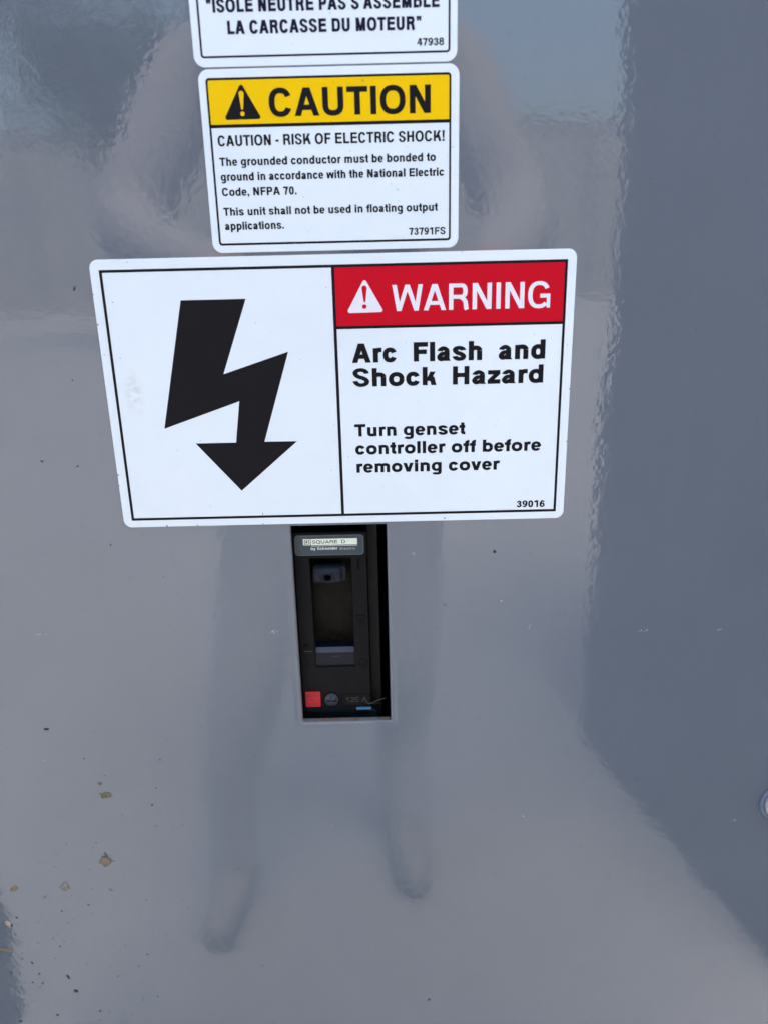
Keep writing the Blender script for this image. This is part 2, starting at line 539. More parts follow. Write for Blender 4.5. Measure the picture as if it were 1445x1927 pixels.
        g.bez(((120, C-215+h*.5), (120, 0)), ((xs+v*.40, C-10), (18, 150)))
    elif ch == '2':
        g.Hz(0, 32, W_-32)
        g.bez(((36+v/2, 470), (0, 200)), ((W_/2-5, C-h/2), (160, 0)), ((W_-45-v/2, 500), (0, -150)), ((W_/2-10, 265), (-150, -120)), ((35+v/2, h*.5), (-25, -190)))
    elif ch == '3':
        m = W_/2
        g.bez(((34+v/2, 500), (0, 170)), ((m, C-h/2), (150, 0)), ((W_-60-v/2, 530), (0, -120)), ((m+10, 385), (-110, 0)), ((m-70, 383), (-40, 0)))
        g.bez(((m-70, 383), (40, 0)), ((m+15, 380), (120, 0)), ((W_-32-v/2, 205), (0, -150)), ((m, -ov+h/2), (-170, 0)), ((28+v/2, 215), (0, 170)))
    elif ch == '4':
        xs = 300
        g.V(xs, 0, C); g.Hz(160, 25, W_-22); g.Dg(25, 160+h*.6, xs+v*.2-v*.7, C, v*.98); g.poly((25, 160), (25+v, 160), (25+v, 160+h*.7), (25, 160+h*.7))
    elif ch == '5':
        g.Hz(C-h, 100, W_-45); g.Dg(55, 330, 92, C-h*.5, v*.9)
        g.bez(((60+v*.3, 355), (70, 110)), ((W_/2, 470-h/2), (130, 0)), ((W_-32-v/2, 225), (0, -170)), ((W_/2-10, -ov+h/2), (-170, 0)), ((30+v/2, 195), (0, 150)))
    elif ch in '69':
        f = (lambda p: p) if ch == '6' else (lambda p: (W_-p[0], C-6-p[1]))
        pts = [((W_-38-v/2, 535), (-10, 150)), ((W_/2+10, C-h/2), (-150, 0)), ((34+v/2, 360), (0, -300)), ((60+v/2, 160), (30, -120))]
        if ch == '9':
            pts = [(f(p), (-t[0], -t[1])) for p, t in pts]
        g.bez(*pts)
        if ch == '6':
            g.arc(34, W_-30, -ov, 462, 0, 360, 2.2, 22)
        else:
            g.arc(30, W_-34, C-6-462, C-6+ov, 0, 360, 2.2, 22)
    elif ch == '7':
        g.Hz(C-h-8, 30, W_-30)
        g.bez(((W_-42-v/2, C-h*.7), (-230, -230)), ((165+v/2, 0), (-35, -330)))
    elif ch == '8':
        g.arc(52, W_-52, 352-h*.12, C, 0, 360, 2.2, 22); g.arc(30, W_-30, -ov, 352+h*.88, 0, 360, 2.2, 22)
    elif ch == '.':
        g.poly((W_/2-v/2, 0), (W_/2+v/2, 0), (W_/2+v/2, h*1.05), (W_/2-v/2, h*1.05))
    elif ch == ',':
        a = W_/2-v/2
        g.poly((a, 0), (a+v, 0), (a+v, h*1.05), (a, h*1.05)); g.poly((a+v*.12, -140), (a+v*.45, -140), (a+v, 5), (a+v*.55, 5))
    elif ch == '-':
        g.Hz(225, 35, W_-35)
    elif ch == '!':
        m = W_/2
        g.poly((m-v*.36, 200), (m+v*.36, 200), (m+v*.55, C), (m-v*.55, C)); g.poly((m-v/2, 0), (m+v/2, 0), (m+v/2, h*1.05), (m-v/2, h*1.05))
    elif ch in '"\'':
        for a in ((150, 324) if ch == '"' else (119,)):
            g.poly((a-v*.30, C-245), (a+v*.30, C-245), (a+v*.48, C), (a-v*.48, C))
    return g.strips

def lettering(body, x0, x1, base, cap, y, mat, parent, wt=130, track=0, space=0, depth=0.0, name='lettering'):
    """one printed line fitted between x0 and x1 on a baseline, capitals of the given height (mm); wt: stem in 1/1000 em"""
    ky = cap/CAPH
    nat = sum(ADV.get(c, 556)+track+(space if c == ' ' else 0) for c in body) - 110 - track
    kx = (x1-x0)/nat
    sv = min(wt*ky/kx, 205); sh = wt*.86
    bm = bmesh.new()
    cur = 0.0
    pts_all = []
    polys = []
    for ch in body:
        for j, s in enumerate(glyph(ch, sv, sh)):
            dy = y - 0.0015*(j % 5)
            if s[0] == 'p':
                polys.append(([(cur+p[0], p[1]) for p in s[1]], dy))
            else:
                L, R_ = s[1], s[2]
                for i in range(len(L)-1):
                    polys.append(([(cur+q[0], q[1]) for q in (R_[i], R_[i+1], L[i+1], L[i])], dy-0.0002*i))
        cur += ADV.get(ch, 556) + track + (space if ch == ' ' else 0)
    xs = [p[0] for q, _ in polys for p in q]
    a, b = min(xs), max(xs)
    cache = {}
    for q, dy in polys:
        area = sum(q[i-1][0]*q[i][1]-q[i][0]*q[i-1][1] for i in range(len(q)))
        if abs(area) < 1e-6: continue
        if area < 0: q = q[::-1]
        vs = []
        for p in q:
            key = (round(p[0], 2), round(p[1], 2), round(dy, 5))
            if key not in cache:
                cache[key] = bm.verts.new(W(x0 + (p[0]-a)/(b-a)*(x1-x0), dy, base + p[1]*ky))
            vs.append(cache[key])
        try:
            bm.faces.new(vs)
        except ValueError:
            pass
    if depth:
        r = bmesh.ops.extrude_face_region(bm, geom=bm.faces[:])
        for e in r['geom']:
            if isinstance(e, bmesh.types.BMVert):
                e.co.y -= depth/1000
    me = bpy.data.meshes.new(name)
    bm.to_mesh(me); bm.free()
    return link(name, me, mat, parent)

# ------------------------------------------------------------------ the ground
def ground():
    m = new_mat('pale_concrete', (0.40, 0.395, 0.385), 0.9)
    v = coords(m)
    c = mixcol(m, noise_tex(m, v, 1.3, 6.0, 0.6), (0.31, 0.305, 0.298), (0.43, 0.42, 0.41))
    c = mixcol(m, ramp(m, noise_tex(m, v, 40.0, 4.0), 0.45, 0.8), c, (0.29, 0.28, 0.265))
    LK(m, c, bsdf(m).inputs['Base Color'])
    bm = bmesh.new()
    bmesh.ops.create_grid(bm, x_segments=2, y_segments=2, size=600)
    o = link('ground', mesh_from_bm('ground', bm), m)
    o['kind'] = 'structure'
ground()

# ------------------------------------------------------------------ the painted cabinet with its cutout
OX0, OX1, OV0, OV1 = -40.65, -0.42, -198.2, -103.45       # cutout
CX0, CX1, CV0, CV1 = -520.0, 600.0, -1000.0, 300.0        # cabinet front

def cabinet():
    t = thing('steel_cabinet', 'glossy grey painted steel cabinet with a rectangular breaker cutout', 'cabinet')
    prof = [(3.4, 0.0), (2.6, -0.02), (1.9, -0.06), (1.1, -0.08), (0.5, -0.04), (0.18, 0.06), (0.03, 0.25)]
    bm = bmesh.new()
    def loop(off, y):
        return [bm.verts.new(W(x, y, v)) for x, v in rrect(OX0-off, OX1+off, OV0-off, OV1+off, 0.5+off*0.6, 3)]
    loops = [loop(o, y) for o, y in prof]
    n = len(loops[0])
    for A, B in zip(loops, loops[1:]):
        for i in range(n):
            f = bm.faces.new((A[i], A[(i+1) % n], B[(i+1) % n], B[i]))
            f.smooth = True
    C = [bm.verts.new(W(x, 0, v)) for x, v in ((CX1, CV0), (CX1, CV1), (CX0, CV1), (CX0, CV0))]
    A = loops[0]; k = n//4
    for q in range(4):
        seg = A[q*k:(q+1)*k]
        nxt = A[((q+1)*k) % n]
        bm.faces.new([C[q]] + [C[(q+1) % 4]] + [nxt] + seg[::-1])
    link('front_panel', mesh_from_bm('front_panel', bm), M['paint'], t)
    # cut edge of the 3 mm sheet, rust bleeding through along the sill
    pe = rrect(OX0, OX1, OV0, OV1, 0.5, 3)
    pi = rrect(OX0-0.03, OX1+0.03, OV0-0.03, OV1+0.03, 0.53, 3)
    loft('cut_edge', [[(x, 0.25, v) for x, v in pi], [(x, 2.0, v) for x, v in pe], [(x, 3.0, v) for x, v in pe]],
         M['rusty_edge'], t, cap_last=False)
    # back skin of the sheet and the closed housing behind it
    ring('panel_back', rrect(CX0+1, CX1-1, CV0+1, CV1-1, 2, 3), rrect(OX0, OX1, OV0, OV1, 0.5, 3), 3.0, M['paint'], t)
    bm = bmesh.new()
    R0 = [(CX0, CV0), (CX1, CV0), (CX1, CV1), (CX0, CV1)]
    a = [bm.verts.new(W(x, 0.0, v)) for x, v in R0]
    b = [bm.verts.new(W(x, 500.0, v)) for x, v in R0]
    for i in range(4):
        bm.faces.new((a[i], a[(i+1) % 4], b[(i+1) % 4], b[i]))
    bm.faces.new(b)
    link('housing', mesh_from_bm('housing', bm), M['paint'], t)
    box('plinth', CX0+30, CX1-30, 40, 470, -CAM_H*1000, CV0+1, M['paint'], t)
    # the door of the cabinet, swung open beside the panel
    box('door', CX0-26, CX0-1, -500, -4, CV0+15, CV1-10, M['paint'], t, bev=3)
    return t
CAB = cabinet()

# ------------------------------------------------------------------ warning decals
T = 0.38     # vinyl thickness with laminate
def tri_round(a, b, c, r):
    P = [Vector(a), Vector(b), Vector(c)]
    out = []
    for i in range(3):
        p, q, s = P[i-1], P[i], P[(i+1) % 3]
        d0, d1 = (p-q).normalized(), (s-q).normalized()
        half = d0.angle(d1)/2
        l = r/math.tan(half)
        cen = q + (d0+d1).normalized()*(r/math.sin(half))
        st, en = q+d0*l-cen, q+d1*l-cen
        for k in range(7):
            u = st.lerp(en, k/6).normalized()*r
            out.append(tuple(cen+u))
    return out

def alert_symbol(t, tri, mark, dot, tri_mat, mark_mat, y):
    sheet('alert_triangle', tri_round(*tri, 0.75), y, tri_mat, t)
    (x, v_top, v_bot, w0, w1) = mark
    pts = []
    for k in range(9):
        a = math.pi*k/8
        pts.append((x + w0/2*math.cos(a), v_top - w0/2 + w0/2*math.sin(a)))
    for k in range(7):
        a = math.pi + math.pi*k/6
        pts.append((x + w1/2*math.cos(a), v_bot + w1/2 + w1/2*math.sin(a)))
    sheet('exclamation_stroke', pts, y-0.02, mark_mat, t)
    sheet('exclamation_dot', [(dot[0]+dot[2]*math.cos(k*math.pi/8), dot[1]+dot[2]*math.sin(k*math.pi/8)) for k in range(16)],
          y-0.02, mark_mat, t)

Y1, Y2, Y3 = -T-0.02, -T-0.04, -T-0.06

def warning_decal():
    t = thing('warning_decal', 'large white warning decal with black lightning arrow and red header above the breaker', 'decal')
    slab('backing', -109.55, 73.0, -102.35, 3.75, 0.05, -T, 3.3, M['white_vinyl_smudged'], t)
    ring('border', rrect(-106.1, 69.72, -99.35, 0.0, 0.12, 2), rrect(-105.02, 68.72, -98.3, -1.02, 0.05, 2), Y2, M['black_ink'], t)
    sheet('divider_rule', rrect(-18.95, -17.75, -98.4, -0.9, 0), Y2-0.004, M['black_ink'], t)
    sheet('red_header', rrect(-17.9, 68.9, -22.7, -0.8, 0), Y1, M['red_ink'], t)
    sheet('header_rule', rrect(-17.9, 68.9, -23.65, -22.55, 0), Y2-0.008, M['black_ink'], t)
    bolt = [(-76.5, -11.6), (-51.8, -11.6), (-62.7, -39.8), (-36.9, -31.7), (-48.6, -67.1), (-35.5, -67.2), (-59.4, -87.4),
            (-76.3, -67.2), (-60.0, -67.2), (-57.4, -50.55), (-88.2, -60.9)]
    sheet('lightning_arrow', bolt, Y2, M['black_ink'], t)
    alert_symbol(t, ((-6.6, -5.1), (-13.75, -17.75), (0.55, -17.6)), (-6.75, -7.75, -13.9, 2.0, 0.75), (-6.85, -15.45, 0.85),
                 M['white_ink'], M['red_ink'], Y2)
    lettering('WARNING', 3.7, 63.6, -17.4, 9.6, Y3, M['white_ink'], t, 126)
    L = lambda *a, **k: lettering(*a, Y3, M['black_ink'], t, **k)
    L('Arc Flash and', -12.3, 62.6, -36.6, 7.35, wt=196, space=230)
    L('Shock Hazard', -12.3, 62.2, -45.9, 7.1, wt=196, space=230)
    L('Turn genset', -12.3, 31.9, -65.85, 5.0, wt=196)
    L('controller off before', -12.25, 62.5, -73.3, 5.0, wt=196)
    L('removing cover', -12.0, 46.0, -80.9, 5.0, wt=196)
    L('39016', 53.4, 65.0, -97.25, 2.9, wt=185)
warning_decal()

def caution_decal():
    t = thing('caution_decal', 'white caution decal with yellow header and small print about electric shock', 'decal')
    slab('backing', -62.6, 28.55, 5.05, 65.65, 0.05, -T, 3.6, M['white_vinyl'], t)
    ring('border', rrect(-60.08, 25.7, 7.62, 62.9, 1.2), rrect(-59.35, 25.0, 8.38, 62.15, 0.6), Y2, M['black_ink'], t)
    sheet('yellow_header', rrect(-59.5, 25.15, 48.0, 62.3, 0.4), Y1, M['yellow_ink'], t)
    sheet('header_rule', rrect(-59.6, 25.2, 47.05, 48.15, 0), Y2-0.006, M['black_ink'], t)
    alert_symbol(t, ((-47.8, 61.35), (-54.6, 49.6), (-41.1, 49.65)), (-47.9, 58.7, 52.75, 1.75, 0.65), (-47.9, 51.45, 0.75),
                 M['black_ink'], M['yellow_ink'], Y2)
    L = lambda *a, **k: lettering(*a, Y3, M['black_ink'], t, **k)
    L('CAUTION', -38.4, 18.5, 50.3, 8.95, wt=166)
    L('CAUTION - RISK OF ELECTRIC SHOCK!', -57.5, 23.4, 41.15, 3.5, wt=156)
    L('The grounded conductor must be bonded to', -57.45, 20.25, 34.7, 2.75, wt=172)
    L('ground in accordance with the National Electric', -57.45, 23.2, 29.72, 2.75, wt=172)
    L('Code, NFPA 70.', -57.45, -30.25, 24.65, 2.75, wt=172)
    L('This unit shall not be used in floating output', -57.5, 20.9, 17.95, 2.75, wt=172)
    L('applications.', -57.4, -35.6, 13.03, 2.75, wt=172)
    L('73791FS', 10.3, 23.8, 9.8, 2.5, wt=165)
caution_decal()

def french_decal():
    t = thing('french_decal', 'white French decal with dark border and capital lettering, above the caution decal', 'decal')
    slab('backing', -63.45, 27.75, 66.22, 128.0, 0.05, -T, 3.6, M['white_vinyl'], t)
    ring('border', rrect(-60.95, 25.3, 68.98, 125.3, 1.2), rrect(-60.25, 24.62, 69.62, 124.6, 0.6), Y2, M['navy_ink'], t)
    L = lambda *a, **k: lettering(*a, Y3, M['navy_ink'], t, **k)
    L('"ISOLE NEUTRE PAS S\'ASSEMBLE', -57.7, 21.6, 82.6, 4.05, wt=184)
    L('LA CARCASSE DU MOTEUR"', -51.0, 15.4, 76.05, 4.05, wt=184)
    L('47938', 13.9, 23.1, 71.2, 2.3, wt=165)
french_decal()

# ------------------------------------------------------------------ the circuit breaker behind the cutout
def boolean(o, cutter, op='DIFFERENCE'):
    md = o.modifiers.new('cut', 'BOOLEAN')
    md.object = cutter
    md.operation = op
    md.solver = 'EXACT'
    bpy.context.view_layer.update()
    me = bpy.data.meshes.new_from_object(o.evaluated_get(bpy.context.evaluated_depsgraph_get()))
    o.modifiers.clear()
    o.data = me
    bpy.data.objects.remove(cutter)

def breaker():
    t = thing('circuit_breaker', 'black circuit breaker with red trip button set in the panel cutout', 'breaker')
    D = 6.0
    # base body deeper in the box, seen as a dark strip on the right
    box('base', -70, -4.8, 20.5, 75, -230, -85, M['case_deep'], t, bev=1.2)
    box('side_flange', -9.6, -4.8, 14, 21.5, -229, -86, M['case_deep'], t, bev=.6)
    # raised front: frame round the handle slot
    fx0, fx1, fv0, fv1 = -40.75, -9.2, -194.7, -108.6
    sx0, sx1, sv0, sv1 = -33.9, -16.2, -173.5, -120.6
    o_ = rrect(fx0, fx1, fv0, fv1, 0.5, 3); o2 = rrect(fx0+.35, fx1-.35, fv0+.35, fv1-.35, .3, 3)
    i_ = rrect(sx0, sx1, sv0, sv1, 0.35, 3); i2 = rrect(sx0-.25, sx1+.25, sv0-.25, sv1+.25, .5, 3)
    loft('front_cover', [[(x, 16, v) for x, v in o_], [(x, D+.4, v) for x, v in o_], [(x, D, v) for x, v in o2],
                         [(x, D, v) for x, v in i2], [(x, D+.3, v) for x, v in i_], [(x, 20, v) for x, v in i_]],
         M['case'], t, cap_last=False)
    # step above the slot and the nameplate on it
    box('cover_step', fx0+.05, fx1-.05, D-.55, D+1, -119.55, fv1+.02, M['case'], t, bev=.25)
    pl = slab('nameplate', -40.0, -10.15, -118.9, -109.4, D, D-1.05, 1.7, M['plate'], t, bev=.3)
    ring('rim', rrect(-39.75, -10.4, -118.65, -109.65, 1.5), rrect(-39.5, -10.65, -118.4, -109.9, 1.3), D-1.07, M['plate_rim'], pl)
    yl = D-1.09
    sheet('emblem', rrect(-36.15, -33.15, -113.95, -111.15, 0), yl, M['cream'], pl)
    ring('emblem_square', rrect(-35.75, -33.55, -113.6, -111.5, .2, 2), rrect(-35.5, -33.8, -113.38, -111.72, .15, 2), yl-.02, M['emboss'], pl)
    sheet('emblem_bar', rrect(-35.3, -35.05, -113.1, -112.0, 0), yl-.02, M['emboss'], pl)
    sheet('emblem_core', rrect(-34.85, -34.2, -113.0, -112.1, .25, 3), yl-.02, M['emboss'], pl)
    sheet('name_strip', rrect(-32.85, -13.05, -113.95, -111.15, 0), yl, M['cream'], pl)
    sheet('underline', rrect(-32.85, -13.05, -114.45, -114.25, 0), yl, M['cream'], pl)
    lettering('SQUARE D', -32.3, -18.2, -113.3, 1.5, yl-.02, M['emboss'], pl, 135, space=250)
    lettering('by Schneider', -32.9, -21.5, -116.15, 1.2, yl, M['white_print'], pl, 150)
    lettering('Electric', -20.5, -13.9, -116.3, 1.05, yl, M['grey_print'], pl, 90, track=140)
    # dusty curved shroud of the toggle in the slot
    loops = []
    for k in range(13):
        a = k/12
        v = -119.5 - a*48
        yy = 15.0 - 3.6*math.sin(math.pi*min(1.0, a*1.15))
        loops.append([(sx0+.1, yy, v), (sx1-.1, yy, v), (sx1-.1, yy+3, v), (sx0+.1, yy+3, v)])
    sh = loft('toggle_shroud', loops, M['shroud'], t, cap_first=True, smooth=False)
    # the word ON moulded low on the shroud
    lettering('ON', -28.2, -19.2, -164.0, 3.6, 13.4, M['emboss'], sh, 80, depth=0.5)
    # glossy stop at the bottom of the slot, its top chamfered
    prof = [(13.0, -164.6), (9.2, -165.0), (7.6, -166.9), (7.2, -173.6), (13.0, -173.6)]
    loft('slot_stop', [[(sx0+.05, y, v) for y, v in prof], [(sx1-.05, y, v) for y, v in prof]], M['sill'], t, cap_first=True)
    sheen_strip = [(9.15, -165.02), (7.55, -166.92), (7.62, -167.05), (9.3, -165.1)]  # strip laid over the chamfer, its sky reflection put into the colour
    loft('stop_sky_sheen', [[(sx0+.1, y-.05, v) for y, v in sheen_strip], [(sx1-.1, y-.05, v) for y, v in sheen_strip]], M['sheen_strip'], t, cap_first=True)
    box('stop_mark', -26.0, -23.4, 7.2, 7.6, -169.0, -168.75, M['emboss_light'], t)
    # toggle handle in the up position: a rounded bar with a padlock hole
    prof = []
    for k in range(11):
        a = math.radians(100 + 160*k/10)
        prof.append((4.6 + 3.4*math.cos(a), -127.6 + 3.95*math.sin(a)))
    prof += [(13.5, -130.6), (13.5, -124.4)]
    h = loft('handle', [[(-32.35, y+.3, v*1.0) for y, v in [(4.6+(a-4.6)*.9, -127.6+(b+127.6)*.9) for a, b in prof]],
                        [(-31.9, y, v) for y, v in prof], [(-20.9, y, v) for y, v in prof],
                        [(-20.4, y+.3, v) for y, v in [(4.6+(a-4.6)*.9, -127.6+(b+127.6)*.9) for a, b in prof]]],
             M['handle'], t, cap_first=True)
    for f in h.data.polygons:
        f.use_smooth = abs(f.normal.x) < .3
    bm = bmesh.new()
    bmesh.ops.create_cone(bm, cap_ends=True, segments=24, radius1=.0017, radius2=.0017, depth=.009,
                          matrix=Matrix.Translation(W(-26.2, 2.2, -127.7)) @ Matrix.Rotation(math.pi/2, 4, 'X'))
    boolean(h, link('cutter', mesh_from_bm('cutter', bm), M['handle']))
    bm = bmesh.new()
    pr = [(1.7, 1.16), (1.75, 1.0), (2.0, .98), (2.25, 1.18)]
    rings = [[bm.verts.new(W(-26.2 + r*math.cos(2*math.pi*k/28), y, -127.7 + r*math.sin(2*math.pi*k/28))) for k in range(28)] for r, y in pr]
    for A, B in zip(rings, rings[1:]):
        for k in range(28):
            bm.faces.new((A[k], A[(k+1) % 28], B[(k+1) % 28], B[k]))
    link('hole_rim', mesh_from_bm('hole_rim', bm, True), M['handle'], h)
    box('handle_shoulder', -20.45, -18.5, 4.2, 11, -130.6, -123.8, M['handle'], t, bev=.4)
    # moulded position marks
    bar('on_mark', (-12.85, -121.2), (-12.9, -126.0), .9, D, M['emboss'], t, .12)
    for p, q in (((-15.0, -147.9), (-10.4, -148.0)), ((-10.4, -148.0), (-12.8, -151.3)), ((-12.8, -151.3), (-15.0, -147.9))):
        bar('reset_mark', p, q, .35, D, M['emboss'], t, .10)
    ring('off_mark', [(-12.5+2.0*math.cos(k*math.pi/16), -171.5+2.0*math.sin(k*math.pi/16)) for k in range(32)],
         [(-12.5+1.55*math.cos(k*math.pi/16), -171.5+1.55*math.sin(k*math.pi/16)) for k in range(32)], D-.05, M['emboss'], t)
    bar('switch_mark', (-38.8, -165.3), (-35.2, -165.35), .3, D, M['emboss_light'], t, .1)
    bar('switch_mark', (-39.4, -166.3), (-37.4, -170.0), .4, D, M['emboss'], t, .1)
    bar('switch_mark', (-37.4, -170.0), (-37.2, -173.7), .35, D, M['emboss'], t, .1)
    for a in (35, 145):
        c, s = math.cos(math.radians(a))*1.5, math.sin(math.radians(a))*1.5
        bar('switch_mark', (-37.6-c, -162.2-s), (-37.6+c, -162.2+s), .35, D, M['emboss'], t, .1)
    # red trip button
    rb = slab('trip_button', -39.5, -32.4, -193.9, -185.9, D+.5, D-.6, .5, M['red_plastic'], t, bev=.3)
    for s, x0, x1, v in (('push', -38.9, -33.2, -188.4), ('to', -37.2, -34.8, -190.9), ('trip', -38.2, -33.9, -193.2)):
        lettering(s, x0, x1, v, 1.7, D-.62, M['dark_red'], rb, 120)
    ring('button_gap', rrect(-39.9, -32.0, -194.3, -185.5, .7), rrect(-39.45, -32.45, -193.85, -185.95, .5), D-.03, M['emboss'], t)
    # cross-head screw
    bm = bmesh.new()
    pr = [(3.35, D+.4), (3.35, D-.25), (3.0, D-.6), (2.0, D-.95), (.9, D-1.1)]
    rings = [[bm.verts.new(W(-27.5 + r*math.cos(2*math.pi*k/32), y, -190.5 + r*math.sin(2*math.pi*k/32))) for k in range(32)] for r, y in pr]
    for A, B in zip(rings, rings[1:]):
        for k in range(32):
            bm.faces.new((A[k], A[(k+1) % 32], B[(k+1) % 32], B[k]))
    bm.faces.new(rings[-1]); bm.faces.new(rings[0])
    sc = link('screw', mesh_from_bm('screw', bm), M['screw'], t)
    for w_, h_ in ((2.5, .42), (.42, 3.0)):
        boolean(sc, box('cutter', -27.5-w_, -27.5+w_, D-2, D-.2, -190.5-h_, -190.5+h_, M['screw']))
    ring('screw_gap', [(-27.5+3.9*math.cos(k*math.pi/16), -190.5+3.9*math.sin(k*math.pi/16)) for k in range(32)],
         [(-27.5+3.3*math.cos(k*math.pi/16), -190.5+3.3*math.sin(k*math.pi/16)) for k in range(32)], D-.03, M['emboss'], t)
    # rating window
    aw = ring('rating_window', rrect(-22.9, -9.5, -194.0, -187.5, .2, 2), rrect(-22.55, -9.85, -193.65, -187.85, .1, 2), D-.04, M['emboss'], t)
    lettering('125 A', -20.7, -11.1, -191.9, 2.5, D, M['emboss_light'], aw, 80, depth=.15)
    # ledge, blue strip painting its sky reflection, and the teal terminal cover below
    box('lower_ledge', fx0+.2, fx1-.1, D+.6, 14, -197.2, -194.6, M['sill'], t, bev=.4)
    box('ledge_sky_glint', -16.2, -9.3, D+.2, D+3, -196.3, -195.0, M['blue'], t, bev=.15)
    slab('terminal_cover', -60, -6.6, -225, -199.9, 16, 11.5, 1.5, M['teal'], t, bev=.5)
    # glossy arc-chute cap above, catching the sky through the cutout
    loft('upper_cap', [[(-38.5, y, v) for y, v in ((13, -106.2), (9.2, -108.4), (14, -109.2))], [(-18.0, y, v) for y, v in ((13, -105.8), (9.2, -108.4), (14, -109.2))]],
         M['sill'], t, cap_first=True)
breaker()

def tube(name, pts, r, mat, parent=None):
    bm = bmesh.new()
    P = [Vector(W(*p)) for p in pts]
    prev = None
    for i, p in enumerate(P):
        d = (P[min(i+1, len(P)-1)] - P[max(i-1, 0)]).normalized()
        a = d.orthogonal().normalized(); b = d.cross(a)
        rr = r/1000*(1.0 if 0 < i < len(P)-1 else .4)
        cur = [bm.verts.new(p + (a*math.cos(k*math.pi/3) + b*math.sin(k*math.pi/3))*rr) for k in range(6)]
        if prev:
            for k in range(6):
                bm.faces.new((prev[k], prev[(k+1) % 6], cur[(k+1) % 6], cur[k]))
        prev = cur
    return link(name, mesh_from_bm(name, bm, True), mat, parent)

tag(tube('dry_fibre', [(-12.1, 5.6, -191.9), (-9.6, 5.0, -192.3), (-6.0, 4.6, -190.4), (-2.2, 4.0, -188.6)], .09, M['thread']),
    'thin tan dry fibre bent across the corner of the breaker', 'fibre')
tag(tube('dry_fibre', [(-9.4, 5.9, -192.2), (-8.0, 6.2, -193.4), (-5.5, 6.5, -193.2), (-3.6, 6.6, -193.3)], .07, M['emboss_light']),
    'short grey dry fibre lying level beside the breaker', 'fibre')

# ------------------------------------------------------------------ bolt at the right
def bolt():
    t = thing('panel_bolt', 'pale round bolt head on blue-grey washer fixed to the grey panel', 'bolt')
    cx, cv = 184.3, -247.4
    def lathe(name, pr, mat, n=40):
        loops = [[(cx + r*math.cos(2*math.pi*k/n), y, cv + r*math.sin(2*math.pi*k/n)) for k in range(n)] for r, y in pr]
        return loft(name, loops, mat, t, cap_first=True, smooth=True)
    lathe('washer', [(10.9, .3), (10.9, -.7), (10.6, -1.2), (10.0, -1.4), (9.3, -1.4), (8.6, -1.2)], M['washer'])
    lathe('head', [(9.0, -.9), (9.0, -2.6), (8.5, -3.6), (7.0, -4.3), (4.0, -4.8)], M['bolt_head'])
bolt()

# ------------------------------------------------------------------ dirt stuck to the paint
def lump(name, x, v, lx, lv, h, ang, mat, seed, rough=.25, sub=2):
    bm = bmesh.new()
    bmesh.ops.create_icosphere(bm, subdivisions=sub, radius=1)
    ca, sa = math.cos(math.radians(ang)), math.sin(math.radians(ang))
    for q in bm.verts:
        f = 1 + rough*(noise.noise(q.co*1.7 + Vector((seed*3.1, seed, 0)))*1.6)
        a, b = q.co.x*lx/2*f, q.co.z*lv/2*f
        q.co = Vector(W(x + a*ca - b*sa, q.co.y*h*f, v + a*sa + b*ca))
    return link(name, mesh_from_bm(name, bm, True), mat)

big = [
 ('husk_flake', -135.8, -235.7, 3.1, 1.75, .35, -6, 'flake', 'flat olive tan husk flake stuck to the paint', 'husk'),
 ('mud_speck', -137.6, -229.2, .95, .9, .4, 0, 'flake', 'small round brown mud speck just above the olive husk flake', 'mud'),
 ('mud_dab', -141.3, -274.8, 2.5, 3.0, .7, 20, 'mud', 'tan mud dab with a thin point, below the olive husk flake', 'mud'),
 ('mud_dab', -163.4, -289.3, 2.3, 2.6, .6, -15, 'pale_mud', 'pale round mud dab between the tan dab and the orange husk', 'mud'),
 ('seed_husk', -188.5, -289.9, 2.5, 1.45, .6, 32, 'husk', 'short orange tan seed husk', 'husk'),
 ('seed_husk', -195.1, -312.0, 1.5, 2.3, .6, 25, 'pale_husk', 'pale seed husk with dark rim', 'husk'),
 ('grass_husk', -200.6, -328.6, 4.6, .75, .4, -14, 'husk', 'long thin pointed tan grass husk', 'husk'),
 ('dark_seed', -170.5, -347.8, .75, 1.6, .4, 22, 'dark_seed', 'upright long dark brown seed, higher of the two dark seeds', 'seed'),
 ('dark_seed', -167.9, -357.5, 1.45, .95, .4, -28, 'dark_seed', 'plump tilted dark seed, lower of the two dark seeds', 'seed'),
 ('grey_seed', -174.2, -295.7, 1.3, .5, .25, 30, 'flake', 'thin grey seed sliver beside the pale mud dab', 'seed'),
 ('grey_seed', -141.1, -291.8, 1.2, .55, .25, -35, 'flake', 'thin grey seed sliver under the tan mud dab', 'seed'),
]
for i, (n, x, v, lx, lv, h, a, mt, lab, cat) in enumerate(big):
    o = lump(n, x, v, lx*1.8, lv*1.8, h*1.2, a, M[mt], i+1, .2 if 'seed' in n else .55, 3)
    tag(o, lab, cat)
    if lab.startswith('pale seed'):
        r_ = lump('dark_rim', x+.45, v-.2, 2.4, 4.4, .5, a, M['dark_seed'], 44, .15); r_.parent = o
    if n == 'husk_flake':
        r_ = lump('dark_spot', x+.3, v, 1.2, .9, .75, 0, M['dark_seed'], 45, .2); r_.parent = o
    if lab.startswith('tan mud'):
        r_ = lump('point', x+3.2, v+.3, 4.0, .7, .3, 8, M['mud'], 46, .3); r_.parent = o
        r_ = lump('stain', x+1.0, v+3.4, 1.7, 5.2, .06, 8, M['grime'], 47, .3); r_.parent = o

